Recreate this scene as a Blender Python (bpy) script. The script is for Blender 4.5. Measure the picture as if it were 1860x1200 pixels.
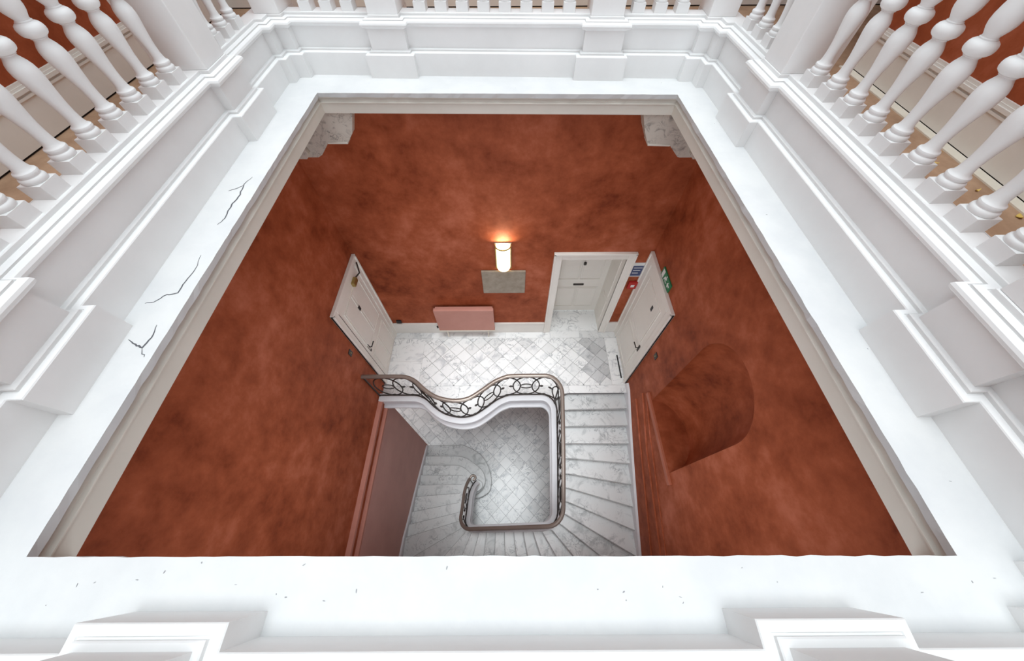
import bpy, bmesh, math, random
import numpy as np
from mathutils import Vector, Matrix
from mathutils.geometry import tessellate_polygon

random.seed(7)
S = bpy.context.scene
COL = S.collection
for o in list(bpy.data.objects):
    bpy.data.objects.remove(o)

# ------------------------------------------------------------------ camera
# metres: X right, Y towards the far wall, Z up, landing floor at z = 0
CZ = 5.9
PITCH, ROLL, FPX = 0.5618, -0.0061, 605.0
ca, sa = math.cos(PITCH), math.sin(PITCH)
cb, sb = math.cos(ROLL), math.sin(ROLL)
r0, r1, r2 = (1, 0, 0), (0, -ca, -sa), (0, sa, -ca)
ax = [cb * a - sb * b for a, b in zip(r0, r1)]
ay = [sb * a + cb * b for a, b in zip(r0, r1)]
cam_data = bpy.data.cameras.new('camera')
cam_data.sensor_width = 36
cam_data.lens = 36 * FPX / 1860
cam_data.clip_start = 0.01
cam = bpy.data.objects.new('camera', cam_data)
COL.objects.link(cam)
rot = Matrix(((ax[0], -ay[0], -r2[0]), (ax[1], -ay[1], -r2[1]), (ax[2], -ay[2], -r2[2])))
cam.matrix_world = Matrix.Translation((0, 0, CZ)) @ rot.to_4x4()
S.camera = cam

# ------------------------------------------------------------------ light
S.view_settings.view_transform = 'Standard'
S.view_settings.look = 'None'
S.view_settings.gamma = 1
S.view_settings.use_curve_mapping = False
S.view_settings.exposure = 0.0
world = bpy.data.worlds.new('sky')
S.world = world
world.use_nodes = True
bg = world.node_tree.nodes['Background']
bg.inputs[0].default_value = (0.85, 0.95, 1.0, 1)
bg.inputs[1].default_value = 2.1
sun_data = bpy.data.lights.new('sun', 'SUN')
sun_data.energy = 2.4
sun_data.angle = math.radians(26)
sun_data.color = (0.92, 0.975, 1.0)
sun = bpy.data.objects.new('sun', sun_data)
sun.location = (0, 1.8, 14)
sun.rotation_euler = (math.radians(4), 0, 0)
COL.objects.link(sun)
SKY = (-2.7, 2.5, -1.1, 4.7, 8.0)        # rooflight opening x0 x1 y0 y1 z
portal = bpy.data.lights.new('rooflight_portal', 'AREA')
portal.shape = 'RECTANGLE'
portal.size, portal.size_y = SKY[1] - SKY[0], SKY[3] - SKY[2]
portal.cycles.is_portal = True
po = bpy.data.objects.new('rooflight_portal', portal)
po.location = ((SKY[0] + SKY[1]) / 2, (SKY[2] + SKY[3]) / 2, SKY[4])
COL.objects.link(po)
# added fill light for the lower levels, behind an invented, unseen stair window
ADDED_WIN = (-1.25, 1.05, 0.9, 3.8)            # x0 x1 z0 z1 on the front wall
wl = bpy.data.lights.new('added_window_fill', 'AREA')
wl.shape = 'RECTANGLE'
wl.size, wl.size_y = ADDED_WIN[1] - ADDED_WIN[0], ADDED_WIN[3] - ADDED_WIN[2]
wl.energy = 60
wl.color = (0.86, 0.93, 1.0)
wo = bpy.data.objects.new('added_window_fill', wl)
YF = -0.97
wo.location = ((ADDED_WIN[0] + ADDED_WIN[1]) / 2, YF - 0.2, (ADDED_WIN[2] + ADDED_WIN[3]) / 2)
wo.rotation_euler = (math.radians(90), 0, 0)
COL.objects.link(wo)

# ------------------------------------------------------------------ materials
def nt_mat(name):
    m = bpy.data.materials.new(name)
    m.use_nodes = True
    nt = m.node_tree
    b = nt.nodes['Principled BSDF']
    return m, nt, b

def N(nt, t, **kw):
    n = nt.nodes.new(t)
    for k, v in kw.items():
        if k.startswith('i_'):
            n.inputs[k[2:].replace('_', ' ')].default_value = v
        else:
            setattr(n, k, v)
    return n

def ramp(nt, fac, stops):
    r = nt.nodes.new('ShaderNodeValToRGB')
    el = r.color_ramp.elements
    while len(el) < len(stops):
        el.new(0.5)
    for e, (p, c) in zip(el, stops):
        e.position = p
        e.color = (*c, 1)
    nt.links.new(fac, r.inputs[0])
    return r

def bump(nt, b, src, strength, dist=0.01):
    bp = nt.nodes.new('ShaderNodeBump')
    bp.inputs['Strength'].default_value = strength
    bp.inputs['Distance'].default_value = dist
    nt.links.new(src, bp.inputs['Height'])
    nt.links.new(bp.outputs[0], b.inputs['Normal'])

def mottled(name, c0, c1, scale=2.0, rough=0.6, bmp=0.1, detail=6, lo=0.35, hi=0.65, bscale=40, spec=0.3):
    m, nt, b = nt_mat(name)
    tc = N(nt, 'ShaderNodeTexCoord')
    n = N(nt, 'ShaderNodeTexNoise')
    n.inputs['Scale'].default_value = scale
    n.inputs['Detail'].default_value = detail
    n.inputs['Roughness'].default_value = 0.62
    nt.links.new(tc.outputs['Object'], n.inputs['Vector'])
    r = ramp(nt, n.outputs['Fac'], [(lo, c0), (hi, c1)])
    nt.links.new(r.outputs[0], b.inputs['Base Color'])
    b.inputs['Roughness'].default_value = rough
    b.inputs['Specular IOR Level'].default_value = spec
    n2 = N(nt, 'ShaderNodeTexNoise')
    n2.inputs['Scale'].default_value = bscale
    n2.inputs['Detail'].default_value = 4
    nt.links.new(tc.outputs['Object'], n2.inputs['Vector'])
    if bmp:
        bump(nt, b, n2.outputs['Fac'], bmp)
    return m

def plaster(name):
    m, nt, b = nt_mat(name)
    tc = N(nt, 'ShaderNodeTexCoord')
    big = N(nt, 'ShaderNodeTexNoise')
    big.inputs['Scale'].default_value = 0.9
    big.inputs['Detail'].default_value = 7
    big.inputs['Roughness'].default_value = 0.6
    big.inputs['Distortion'].default_value = 0.4
    fine = N(nt, 'ShaderNodeTexNoise')
    fine.inputs['Scale'].default_value = 5
    fine.inputs['Detail'].default_value = 8
    fine.inputs['Roughness'].default_value = 0.65
    for n in (big, fine):
        nt.links.new(tc.outputs['Object'], n.inputs['Vector'])
    mx = N(nt, 'ShaderNodeMix')
    mx.inputs['Factor'].default_value = 0.45
    nt.links.new(big.outputs['Fac'], mx.inputs['A'])
    nt.links.new(fine.outputs['Fac'], mx.inputs['B'])
    r = ramp(nt, mx.outputs['Result'], [(0.33, (0.155, 0.027, 0.009)), (0.42, (0.26, 0.056, 0.020)), (0.52, (0.36, 0.087, 0.035)), (0.67, (0.51, 0.152, 0.082))])
    nt.links.new(r.outputs[0], b.inputs['Base Color'])
    b.inputs['Roughness'].default_value = 0.6
    b.inputs['Specular IOR Level'].default_value = 0.15
    bump(nt, b, fine.outputs['Fac'], 0.06)
    return m

def marble(name, base=(0.86, 0.86, 0.85), mid=(0.58, 0.59, 0.60), vein=(0.26, 0.27, 0.29), rough=0.28, scale=2.6, tone=0.22):
    m, nt, b = nt_mat(name)
    tc = N(nt, 'ShaderNodeTexCoord')
    oi = N(nt, 'ShaderNodeObjectInfo')
    vm = N(nt, 'ShaderNodeVectorMath', operation='SCALE')
    cx = N(nt, 'ShaderNodeCombineXYZ')
    for k in range(3):
        nt.links.new(oi.outputs['Random'], cx.inputs[k])
    nt.links.new(cx.outputs[0], vm.inputs[0])
    vm.inputs['Scale'].default_value = 37.0
    ad = N(nt, 'ShaderNodeVectorMath', operation='ADD')
    nt.links.new(tc.outputs['Object'], ad.inputs[0])
    nt.links.new(vm.outputs[0], ad.inputs[1])
    cl = N(nt, 'ShaderNodeTexNoise')
    cl.inputs['Scale'].default_value = scale
    cl.inputs['Detail'].default_value = 8
    cl.inputs['Roughness'].default_value = 0.62
    cl.inputs['Distortion'].default_value = 1.6
    nt.links.new(ad.outputs[0], cl.inputs['Vector'])
    ve = N(nt, 'ShaderNodeTexNoise')
    ve.inputs['Scale'].default_value = scale * 1.4
    ve.inputs['Detail'].default_value = 7
    ve.inputs['Distortion'].default_value = 2.4
    nt.links.new(ad.outputs[0], ve.inputs['Vector'])
    r1_ = ramp(nt, cl.outputs['Fac'], [(0.33, mid), (0.47, base)])
    r2_ = ramp(nt, ve.outputs['Fac'], [(0.465, (0, 0, 0)), (0.50, (1, 1, 1)), (0.53, (0, 0, 0))])
    ms = N(nt, 'ShaderNodeTexNoise')
    ms.inputs['Scale'].default_value = scale * 0.9
    ms.inputs['Detail'].default_value = 2
    nt.links.new(ad.outputs[0], ms.inputs['Vector'])
    r3_ = ramp(nt, ms.outputs['Fac'], [(0.46, (0, 0, 0)), (0.62, (1, 1, 1))])
    mm_ = N(nt, 'ShaderNodeMath', operation='MULTIPLY')
    nt.links.new(r2_.outputs[0], mm_.inputs[0])
    nt.links.new(r3_.outputs[0], mm_.inputs[1])
    mx = N(nt, 'ShaderNodeMix', data_type='RGBA')
    sc = N(nt, 'ShaderNodeMath', operation='MULTIPLY')
    sc.inputs[1].default_value = 0.8
    nt.links.new(mm_.outputs[0], sc.inputs[0])
    nt.links.new(sc.outputs[0], mx.inputs['Factor'])
    nt.links.new(r1_.outputs[0], mx.inputs['A'])
    mx.inputs['B'].default_value = (*vein, 1)
    hs = N(nt, 'ShaderNodeHueSaturation')
    mr = N(nt, 'ShaderNodeMapRange')
    mr.inputs['To Min'].default_value = 1 - tone
    mr.inputs['To Max'].default_value = 1.06
    pw = N(nt, 'ShaderNodeMath', operation='POWER')
    pw.inputs[1].default_value = 0.3
    nt.links.new(oi.outputs['Random'], pw.inputs[0])
    nt.links.new(pw.outputs[0], mr.inputs['Value'])
    nt.links.new(mr.outputs['Result'], hs.inputs['Value'])
    nt.links.new(mx.outputs['Result'], hs.inputs['Color'])
    nt.links.new(hs.outputs[0], b.inputs['Base Color'])
    b.inputs['Roughness'].default_value = rough
    b.inputs['Specular IOR Level'].default_value = 0.4
    return m

def plain(name, c, rough=0.5, metal=0.0, bmp=0.03, var=0.08):
    c0 = tuple(max(0, x * (1 - var)) for x in c)
    m = mottled(name, c0, c, scale=6, rough=rough, bmp=bmp, bscale=60)
    m.node_tree.nodes['Principled BSDF'].inputs['Metallic'].default_value = metal
    return m

def emit(name, c, s):
    m, nt, b = nt_mat(name)
    tc = N(nt, 'ShaderNodeTexCoord')
    n = N(nt, 'ShaderNodeTexNoise')
    n.inputs['Scale'].default_value = 8
    nt.links.new(tc.outputs['Object'], n.inputs['Vector'])
    r = ramp(nt, n.outputs['Fac'], [(0.3, tuple(x * 0.97 for x in c)), (0.7, c)])
    b.inputs['Base Color'].default_value = (0.9, 0.85, 0.75, 1)
    nt.links.new(r.outputs[0], b.inputs['Emission Color'])
    b.inputs['Emission Strength'].default_value = s
    return m

M = dict(
    white=mottled('white_paint', (0.80, 0.80, 0.795), (0.86, 0.86, 0.855), 1.6, 0.5, 0.05, bscale=22),
    ledge=mottled('ledge_paint', (0.57, 0.575, 0.58), (0.63, 0.63, 0.625), 3.0, 0.5, 0.16, bscale=14),
    cream=mottled('cream_paint', (0.64, 0.60, 0.535), (0.70, 0.655, 0.59), 1.5, 0.5, 0.04),
    door=mottled('door_paint', (0.83, 0.79, 0.725), (0.87, 0.83, 0.77), 2.0, 0.45, 0.03),
    skirt=mottled('skirting_paint', (0.76, 0.72, 0.67), (0.82, 0.78, 0.73), 2.0, 0.45, 0.03),
    plaster=plaster('red_limewash'),
    redtrim=mottled('red_trim_paint', (0.48, 0.18, 0.125), (0.55, 0.22, 0.16), 2.5, 0.5, 0.05),
    dado=mottled('pink_dado_paint', (0.62, 0.345, 0.29), (0.68, 0.385, 0.325), 2.0, 0.6, 0.03, spec=0.2),
    sill=mottled('sill_paint', (0.40, 0.115, 0.06), (0.47, 0.15, 0.085), 2.5, 0.5, 0.05),
    marble=marble('white_marble'),
    tread=marble('tread_marble', base=(0.74, 0.745, 0.735), mid=(0.50, 0.51, 0.505), vein=(0.28, 0.29, 0.30), scale=3.0, tone=0.26),
    riser=marble('riser_shade_marble', base=(0.20, 0.20, 0.195), mid=(0.12, 0.12, 0.12), vein=(0.07, 0.07, 0.07), scale=3, tone=0.1),  # dark base paints in the shadow below each nosing
    greymarble=marble('grey_marble', base=(0.62, 0.62, 0.62), mid=(0.36, 0.37, 0.38), vein=(0.80, 0.80, 0.80), scale=3.4, tone=0.3),
    grime=plain('nosing_grime', (0.30, 0.30, 0.29), 0.8),
    grout=plain('grout', (0.26, 0.26, 0.26), 0.8),
    corbel=marble('corbel_marble', base=(0.56, 0.51, 0.45), mid=(0.30, 0.27, 0.24), vein=(0.10, 0.09, 0.08), scale=7, rough=0.4, tone=0.05),
    kerb=mottled('kerb_paint', (0.76, 0.75, 0.765), (0.81, 0.80, 0.815), 2.0, 0.4, 0.03),
    bronze=plain('bronze_rail', (0.30, 0.245, 0.21), 0.3, 0.45),
    iron=plain('dark_iron', (0.06, 0.052, 0.046), 0.45, 0.5),
    carpet=mottled('brown_boards', (0.36, 0.22, 0.135), (0.52, 0.34, 0.22), 4.0, 0.7, 0.1),
    strip=mottled('cream_strip', (0.80, 0.74, 0.62), (0.86, 0.81, 0.70), 5.0, 0.6, 0.05),
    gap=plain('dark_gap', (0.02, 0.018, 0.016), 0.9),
    crack=plain('crack_shadow', (0.10, 0.10, 0.11), 0.9),
    speck=plain('chipped_paint', (0.30, 0.30, 0.31), 0.9),
    flake=plain('yellow_flake', (0.80, 0.58, 0.16), 0.6),
    brass=plain('brass', (0.48, 0.37, 0.14), 0.3, 0.8),
    black=plain('black_iron', (0.03, 0.03, 0.03), 0.4),
    steel=mottled('brushed_metal', (0.28, 0.235, 0.18), (0.37, 0.315, 0.25), 9, 0.42, 0.05),
    bulb=emit('bulb_glow', (1.0, 0.88, 0.62), 120.0),
    lamp=emit('lamp_glass', (1.0, 0.80, 0.45), 3.2),
    radiator=mottled('radiator_paint', (0.50, 0.225, 0.175), (0.56, 0.265, 0.21), 2, 0.45, 0.02),
    green=plain('sign_green', (0.03, 0.20, 0.08), 0.4),
    signwhite=plain('sign_white', (0.80, 0.80, 0.78), 0.4),
    blue=plain('sign_blue', (0.07, 0.09, 0.19), 0.4),
    red=plain('alarm_red', (0.48, 0.03, 0.025), 0.35),
    glass=plain('window_frame_paint', (0.8, 0.8, 0.8), 0.4),
)

# ------------------------------------------------------------------ helpers
def finish(o, label=None, cat=None, group=None, kind=None):
    if label: o['label'] = label
    if cat: o['category'] = cat
    if group: o['group'] = group
    if kind: o['kind'] = kind
    return o

def empty(name, loc=(0, 0, 0), label=None, cat=None, group=None, kind=None):
    o = bpy.data.objects.new(name, None)
    o.empty_display_size = 0.1
    o.location = loc
    COL.objects.link(o)
    return finish(o, label, cat, group, kind)

def parent(o, p):
    if p is not None:
        o.parent = p
        lx, ly, lz = 0, 0, 0
        q = p
        while q is not None:
            lx += q.location[0]; ly += q.location[1]; lz += q.location[2]
            q = q.parent
        o.location = (o.location[0] - lx, o.location[1] - ly, o.location[2] - lz)

class MB:
    def __init__(s):
        s.v, s.f = [], []
    def add(s, vs, fs):
        b = len(s.v)
        s.v += [tuple(v) for v in vs]
        s.f += [tuple(i + b for i in f) for f in fs]
        return s
    def box(s, x0, x1, y0, y1, z0, z1):
        return s.add([(x0, y0, z0), (x1, y0, z0), (x1, y1, z0), (x0, y1, z0), (x0, y0, z1), (x1, y0, z1), (x1, y1, z1), (x0, y1, z1)],
                     [(0, 3, 2, 1), (4, 5, 6, 7), (0, 1, 5, 4), (1, 2, 6, 5), (2, 3, 7, 6), (3, 0, 4, 7)])
    def prism(s, poly, z0, z1):
        n = len(poly)
        vs = [(x, y, z0) for x, y in poly] + [(x, y, z1) for x, y in poly]
        fs = [(i, (i + 1) % n, n + (i + 1) % n, n + i) for i in range(n)]
        if n <= 4:
            fs += [tuple(range(n - 1, -1, -1)), tuple(range(n, 2 * n))]
        else:
            for t in tessellate_polygon([[Vector((x, y, 0)) for x, y in poly]]):
                fs += [tuple(t), tuple(i + n for i in t)]
        return s.add(vs, fs)
    def prism_axis(s, poly, a0, a1, axis):
        # poly in the two other axes; axis 'x': (y,z), axis 'y': (x,z)
        m = MB().prism(poly, a0, a1)
        if axis == 'x':
            vs = [(z, x, y) for x, y, z in m.v]
        else:
            vs = [(x, z, y) for x, y, z in m.v]
        return s.add(vs, m.f)
    def tube(s, pts, r, sides=6, closed=False, cap=True):
        pts = [Vector(p) for p in pts]
        n = len(pts)
        rr = r if hasattr(r, '__len__') else [r] * n
        base = len(s.v)
        prev = None
        for i, p in enumerate(pts):
            if closed:
                t = pts[(i + 1) % n] - pts[i - 1]
            else:
                t = pts[min(i + 1, n - 1)] - pts[max(i - 1, 0)]
            t.normalize()
            if prev is None:
                a = Vector((0, 0, 1)) if abs(t.z) < 0.9 else Vector((1, 0, 0))
                u = t.cross(a).normalized()
            else:
                u = (prev - t * prev.dot(t)).normalized()
            prev = u
            w = t.cross(u)
            for k in range(sides):
                an = 2 * math.pi * k / sides
                s.v.append(tuple(p + (u * math.cos(an) + w * math.sin(an)) * rr[i]))
        for i in range(n if closed else n - 1):
            for k in range(sides):
                a = base + i * sides + k
                b = base + i * sides + (k + 1) % sides
                j = (i + 1) % n
                c = base + j * sides + (k + 1) % sides
                d = base + j * sides + k
                s.f.append((a, b, c, d))
        if not closed and cap:
            s.f.append(tuple(base + k for k in range(sides))[::-1])
            s.f.append(tuple(base + (n - 1) * sides + k for k in range(sides)))
        return s
    def lathe(s, prof, seg=20, c=(0, 0, 0)):
        base = len(s.v)
        for r, h in prof:
            for k in range(seg):
                a = 2 * math.pi * k / seg
                s.v.append((c[0] + r * math.cos(a), c[1] + r * math.sin(a), c[2] + h))
        for i in range(len(prof) - 1):
            for k in range(seg):
                a = base + i * seg + k
                b = base + i * seg + (k + 1) % seg
                s.f.append((a, b, b + seg, a + seg))
        s.f.append(tuple(base + k for k in range(seg))[::-1])
        s.f.append(tuple(base + (len(prof) - 1) * seg + k for k in range(seg)))
        return s
    def build(s, name, mat, par=None, smooth=0, bevel=0.0, label=None, cat=None, group=None, kind=None, recalc=True, origin='auto'):
        me = bpy.data.meshes.new(name)
        vs = np.array(s.v)
        if origin == 'auto':
            c = np.array([(vs[:, 0].min() + vs[:, 0].max()) / 2, (vs[:, 1].min() + vs[:, 1].max()) / 2, vs[:, 2].min()])
        elif origin is None:
            c = np.zeros(3)
        else:
            c = np.array(origin)
        me.from_pydata([tuple(v) for v in (vs - c)], [], s.f)
        bm = bmesh.new()
        bm.from_mesh(me)
        bmesh.ops.remove_doubles(bm, verts=bm.verts, dist=1e-6)
        if recalc:
            bmesh.ops.recalc_face_normals(bm, faces=bm.faces)
        if bevel:
            es = [e for e in bm.edges if len(e.link_faces) == 2 and e.calc_face_angle(0) > 0.6]
            bmesh.ops.bevel(bm, geom=es, offset=bevel, segments=2, affect='EDGES', profile=0.5, clamp_overlap=True)
        if smooth:
            for f in bm.faces:
                f.smooth = True
            for e in bm.edges:
                if len(e.link_faces) == 2 and e.calc_face_angle(0) > math.radians(smooth):
                    e.smooth = False
        bm.to_mesh(me)
        bm.free()
        me.materials.append(M[mat])
        o = bpy.data.objects.new(name, me)
        o.location = tuple(c)
        COL.objects.link(o)
        parent(o, par)
        return finish(o, label, cat, group, kind)

def holed(loops, to3d):
    """flat face with holes: outer loop first"""
    vs = [Vector((a, b, 0)) for lp in loops for a, b in lp]
    tris = tessellate_polygon([[Vector((a, b, 0)) for a, b in lp] for lp in loops])
    return [to3d(v.x, v.y) for v in vs], [tuple(t) for t in tris]

def copy_part(src, par, loc):
    c = src.copy()
    COL.objects.link(c)
    c.location = loc
    if par is not None:
        parent(c, None)
        c.parent = par
        c.location = tuple(loc[k] - par.location[k] for k in range(3))
    return c

# ------------------------------------------------------------------ room shell measurements
XL, XR, YB = -2.432, 2.164, 3.693
ZLOW = -4.0
ZC = CZ - 1.635                      # underside of the gallery ledge / stairwell ceiling
YSPLIT = 2.32                        # lower hall opens to the left behind this edge

# ---- stairwell walls
NY0, NY1, NZ0, NZS = 0.775, 1.825, 0.94, 2.58     # niche
NR = (NY1 - NY0) / 2
NYC = (NY0 + NY1) / 2
ND = 0.40
arc = [(NYC + NR * math.cos(a), NZS + NR * math.sin(a)) for a in np.linspace(0, math.pi, 19)]
niche_loop = [(NY0, NZ0)] + [(y, z) for y, z in arc][::-1] + [(NY1, NZ0)]
mb = MB().add(*holed([[(YF, ZLOW), (YB, ZLOW), (YB, ZC), (YF, ZC)], niche_loop], lambda y, z: (XR, y, z)))
# niche shell: half cylinder with a half dome
rows = []
K = 20
for z in np.linspace(NZ0, NZS, 6):
    rows.append([(XR + ND * math.sin(math.pi * k / K), NYC + NR * math.cos(math.pi * k / K), z) for k in range(K + 1)])
for t in np.linspace(0, math.pi / 2, 10)[1:]:
    rr = NR * math.cos(t)
    rows.append([(XR + rr * ND / NR * math.sin(math.pi * k / K), NYC + rr * math.cos(math.pi * k / K), NZS + NR * math.sin(t)) for k in range(K + 1)])
vs = [p for r in rows for p in r]
fs = [(i * (K + 1) + k, i * (K + 1) + k + 1, (i + 1) * (K + 1) + k + 1, (i + 1) * (K + 1) + k) for i in range(len(rows) - 1) for k in range(K)]
nb = len(vs)
vs.append((XR, NYC, NZ0))
fs += [(nb, k + 1, k) for k in range(K)]
niche = MB().add(vs, fs)
wall_right = mb.build('wall_right', 'plaster', kind='structure', label='red limewashed stairwell wall with the arched niche', cat='wall', recalc=False, origin=None)
niche.build('niche', 'plaster', wall_right, smooth=40, recalc=False, origin=None)
MB().box(XR - 0.035, XR + 0.02, NY0 - 0.15, NY1 + 0.14, 0.85, NZ0 - 0.005).build('niche_sill', 'sill', wall_right, bevel=0.008)

# sloping dado ribs on the right wall
def ribx(pts, x0, x1, w, name, mat, par):
    m = MB()
    n = len(pts)
    vs = []
    for y, z in pts:
        vs += [(x0, y, z - w), (x0, y, z + w), (x1, y, z + w * 0.5), (x1, y, z - w * 0.5)]
    fs = []
    for i in range(n - 1):
        for k in range(4):
            fs.append((4 * i + k, 4 * i + (k + 1) % 4, 4 * i + 4 + (k + 1) % 4, 4 * i + 4 + k))
    fs += [(0, 1, 2, 3), (4 * n - 4, 4 * n - 3, 4 * n - 2, 4 * n - 1)]
    return m.add(vs, fs).build(name, mat, par)
ribx([(2.08, 0.33), (1.378, 0.10), (-0.17, -0.38), (YF, -0.64)], XR + 0.01, XR - 0.02, 0.022, 'dado_rib', 'plaster', wall_right)
ribx([(2.05, 0.66), (1.205, 0.32), (-0.16, 0.015), (YF, -0.17)], XR + 0.01, XR - 0.02, 0.022, 'dado_rib', 'plaster', wall_right)
ribx([(2.0, 0.80), (1.369, 0.58), (-0.16, 0.21), (YF, 0.03)], XR + 0.01, XR - 0.015, 0.016, 'dado_rib', 'plaster', wall_right)

wl_ = MB().add(*holed([[(YF, -0.3), (YB, -0.3), (YB, ZC), (YF, ZC)]], lambda y, z: (XL, y, z)))
dd_ = MB().add([(XL, YF, ZLOW), (XL, YSPLIT, ZLOW), (XL, YSPLIT, -0.3), (XL, YF, -0.3)], [(0, 1, 2, 3)])
dd_.add([(XL, YSPLIT, ZLOW), (XL - 0.3, YSPLIT, ZLOW), (XL - 0.3, YSPLIT, -0.3), (XL, YSPLIT, -0.3)], [(0, 1, 2, 3)])
wall_left = wl_.build('wall_left', 'plaster', kind='structure', label='red limewashed stairwell wall beside the brass closer door', cat='wall', recalc=False, origin=None)
dd_.build('dado', 'dado', wall_left, recalc=False, origin=None)
# two ribs carry the landing fascia along the left wall
ribx([(2.16, 0.055), (YF, 0.055)], XL - 0.01, XL + 0.065, 0.06, 'wall_rib', 'redtrim', wall_left)
ribx([(2.16, -0.27), (YF, -0.27)], XL - 0.01, XL + 0.055, 0.05, 'wall_rib', 'redtrim', wall_left)

# back wall with the doorway
BX0, BX1, BZ = 0.78, 1.79, 2.12
REC = 4.24
bw = MB().add(*holed([[(XL, -0.3), (BX0, -0.3), (BX0, BZ), (BX1, BZ), (BX1, -0.3), (XR, -0.3), (XR, ZC), (XL, ZC)]], lambda x, z: (x, YB, z)))
wall_back = bw.build('wall_back', 'plaster', kind='structure', label='red limewashed stairwell wall with the lit lamp', cat='wall', recalc=False, origin=None)
# the front wall under the camera, with the added window opening for the fill light
fw = MB().add(*holed([[(XL, ZLOW), (XR, ZLOW), (XR, ZC), (XL, ZC)], [(ADDED_WIN[0], ADDED_WIN[2]), (ADDED_WIN[1], ADDED_WIN[2]), (ADDED_WIN[1], ADDED_WIN[3]), (ADDED_WIN[0], ADDED_WIN[3])]], lambda x, z: (x, YF, z)))
wall_front = fw.build('wall_front', 'plaster', kind='structure', label='red limewashed stairwell wall below the front parapet', cat='wall', recalc=False, origin=None)
added_win = empty('added_window_1', ((ADDED_WIN[0] + ADDED_WIN[1]) / 2, YF, ADDED_WIN[2]), 'added tall white sash window for fill light in the front stairwell wall', 'window', kind='structure')
m = MB()
for a, b in ((ADDED_WIN[0], ADDED_WIN[0] + 0.06), (ADDED_WIN[1] - 0.06, ADDED_WIN[1])):
    m.box(a, b, YF - 0.1, YF + 0.02, ADDED_WIN[2], ADDED_WIN[3])
for a, b in ((ADDED_WIN[2], ADDED_WIN[2] + 0.06), (ADDED_WIN[3] - 0.06, ADDED_WIN[3])):
    m.box(ADDED_WIN[0], ADDED_WIN[1], YF - 0.1, YF + 0.02, a, b)
m.build('added_window_frame', 'white', added_win)
for k in range(1, 3):
    x = ADDED_WIN[0] + (ADDED_WIN[1] - ADDED_WIN[0]) * k / 3
    MB().box(x - 0.015, x + 0.015, YF - 0.08, YF - 0.04, ADDED_WIN[2], ADDED_WIN[3]).build('added_glazing_bar', 'white', added_win)
for k in range(1, 5):
    z = ADDED_WIN[2] + (ADDED_WIN[3] - ADDED_WIN[2]) * k / 5
    MB().box(ADDED_WIN[0], ADDED_WIN[1], YF - 0.08, YF - 0.04, z - 0.015, z + 0.015).build('added_glazing_bar', 'white', added_win)

# lower hall that opens to the left under the landing
lh = MB()
lh.add([(XL - 3, YB + 0.4, ZLOW), (XR, YB + 0.4, ZLOW), (XR, YB + 0.4, -0.3), (XL - 3, YB + 0.4, -0.3)], [(0, 1, 2, 3)])
lh.add([(XL - 3, 1.2, ZLOW), (XL - 3, YB + 0.4, ZLOW), (XL - 3, YB + 0.4, -0.3), (XL - 3, 1.2, -0.3)], [(0, 1, 2, 3)])
lh.add([(XL - 3, YSPLIT - 0.3, ZLOW), (XL - 0.3, YSPLIT - 0.3, ZLOW), (XL - 0.3, YSPLIT - 0.3, -0.3), (XL - 3, YSPLIT - 0.3, -0.3)], [(0, 1, 2, 3)])
lh.add([(XR, YB, ZLOW), (XR, YB + 0.4, ZLOW), (XR, YB + 0.4, -0.3), (XR, YB, -0.3)], [(0, 1, 2, 3)])
lh.build('wall_hall', 'plaster', kind='structure', label='red walls of the lower hall under the landing', cat='wall', recalc=False, origin=None)

# ------------------------------------------------------------------ marble floors
def clip_poly(poly, x0, x1, y0, y1):
    def clip(p, inside, inter):
        out = []
        for i in range(len(p)):
            a, b = p[i - 1], p[i]
            if inside(b):
                if not inside(a): out.append(inter(a, b))
                out.append(b)
            elif inside(a): out.append(inter(a, b))
        return out
    def ix(v):
        return lambda a, b: (v, a[1] + (b[1] - a[1]) * (v - a[0]) / (b[0] - a[0]))
    def iy(v):
        return lambda a, b: (a[0] + (b[0] - a[0]) * (v - a[1]) / (b[1] - a[1]), v)
    for ins, it in ((lambda p: p[0] >= x0, ix(x0)), (lambda p: p[0] <= x1, ix(x1)), (lambda p: p[1] >= y0, iy(y0)), (lambda p: p[1] <= y1, iy(y1))):
        poly = clip(poly, ins, it)
        if len(poly) < 3: return []
    return poly

def area(p):
    return abs(sum(p[i - 1][0] * p[i][1] - p[i][0] * p[i - 1][1] for i in range(len(p)))) / 2

def diag_tiles(par, x0, x1, y0, y1, side, z, skip=None, joint=0.0042, ph=(0, 0), mat_of=None):
    d = side / math.sqrt(2)
    h = d - joint
    proto = None
    n = 0
    i = 0
    yy = y0 - d + ph[1]
    while yy < y1 + d:
        xx = x0 - 2 * d + ph[0] + (d if i % 2 else 0)
        while xx < x1 + d:
            c = (xx, yy)
            poly = clip_poly([(xx - h, yy), (xx, yy - h), (xx + h, yy), (xx, yy + h)], x0, x1, y0, y1)
            xx += 2 * d
            if len(poly) < 3 or area(poly) < 0.002: continue
            cx, cy = sum(p[0] for p in poly) / len(poly), sum(p[1] for p in poly) / len(poly)
            if skip and skip(cx, cy): continue
            full = area(poly) > 0.98 * 2 * h * h
            dz = random.uniform(-0.0006, 0.0006)
            if full and proto is not None and not (mat_of and mat_of(cx, cy) != 'marble'):
                copy_part(proto, par, (c[0], c[1], z - 0.012 + dz))
            else:
                o = MB().prism(poly, z - 0.012, z).build('tile', mat_of(cx, cy) if mat_of else 'marble', par)
                if full and o.data.materials[0] == M['marble']: proto = o
            n += 1
        yy += d
        i += 1
    return n

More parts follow.
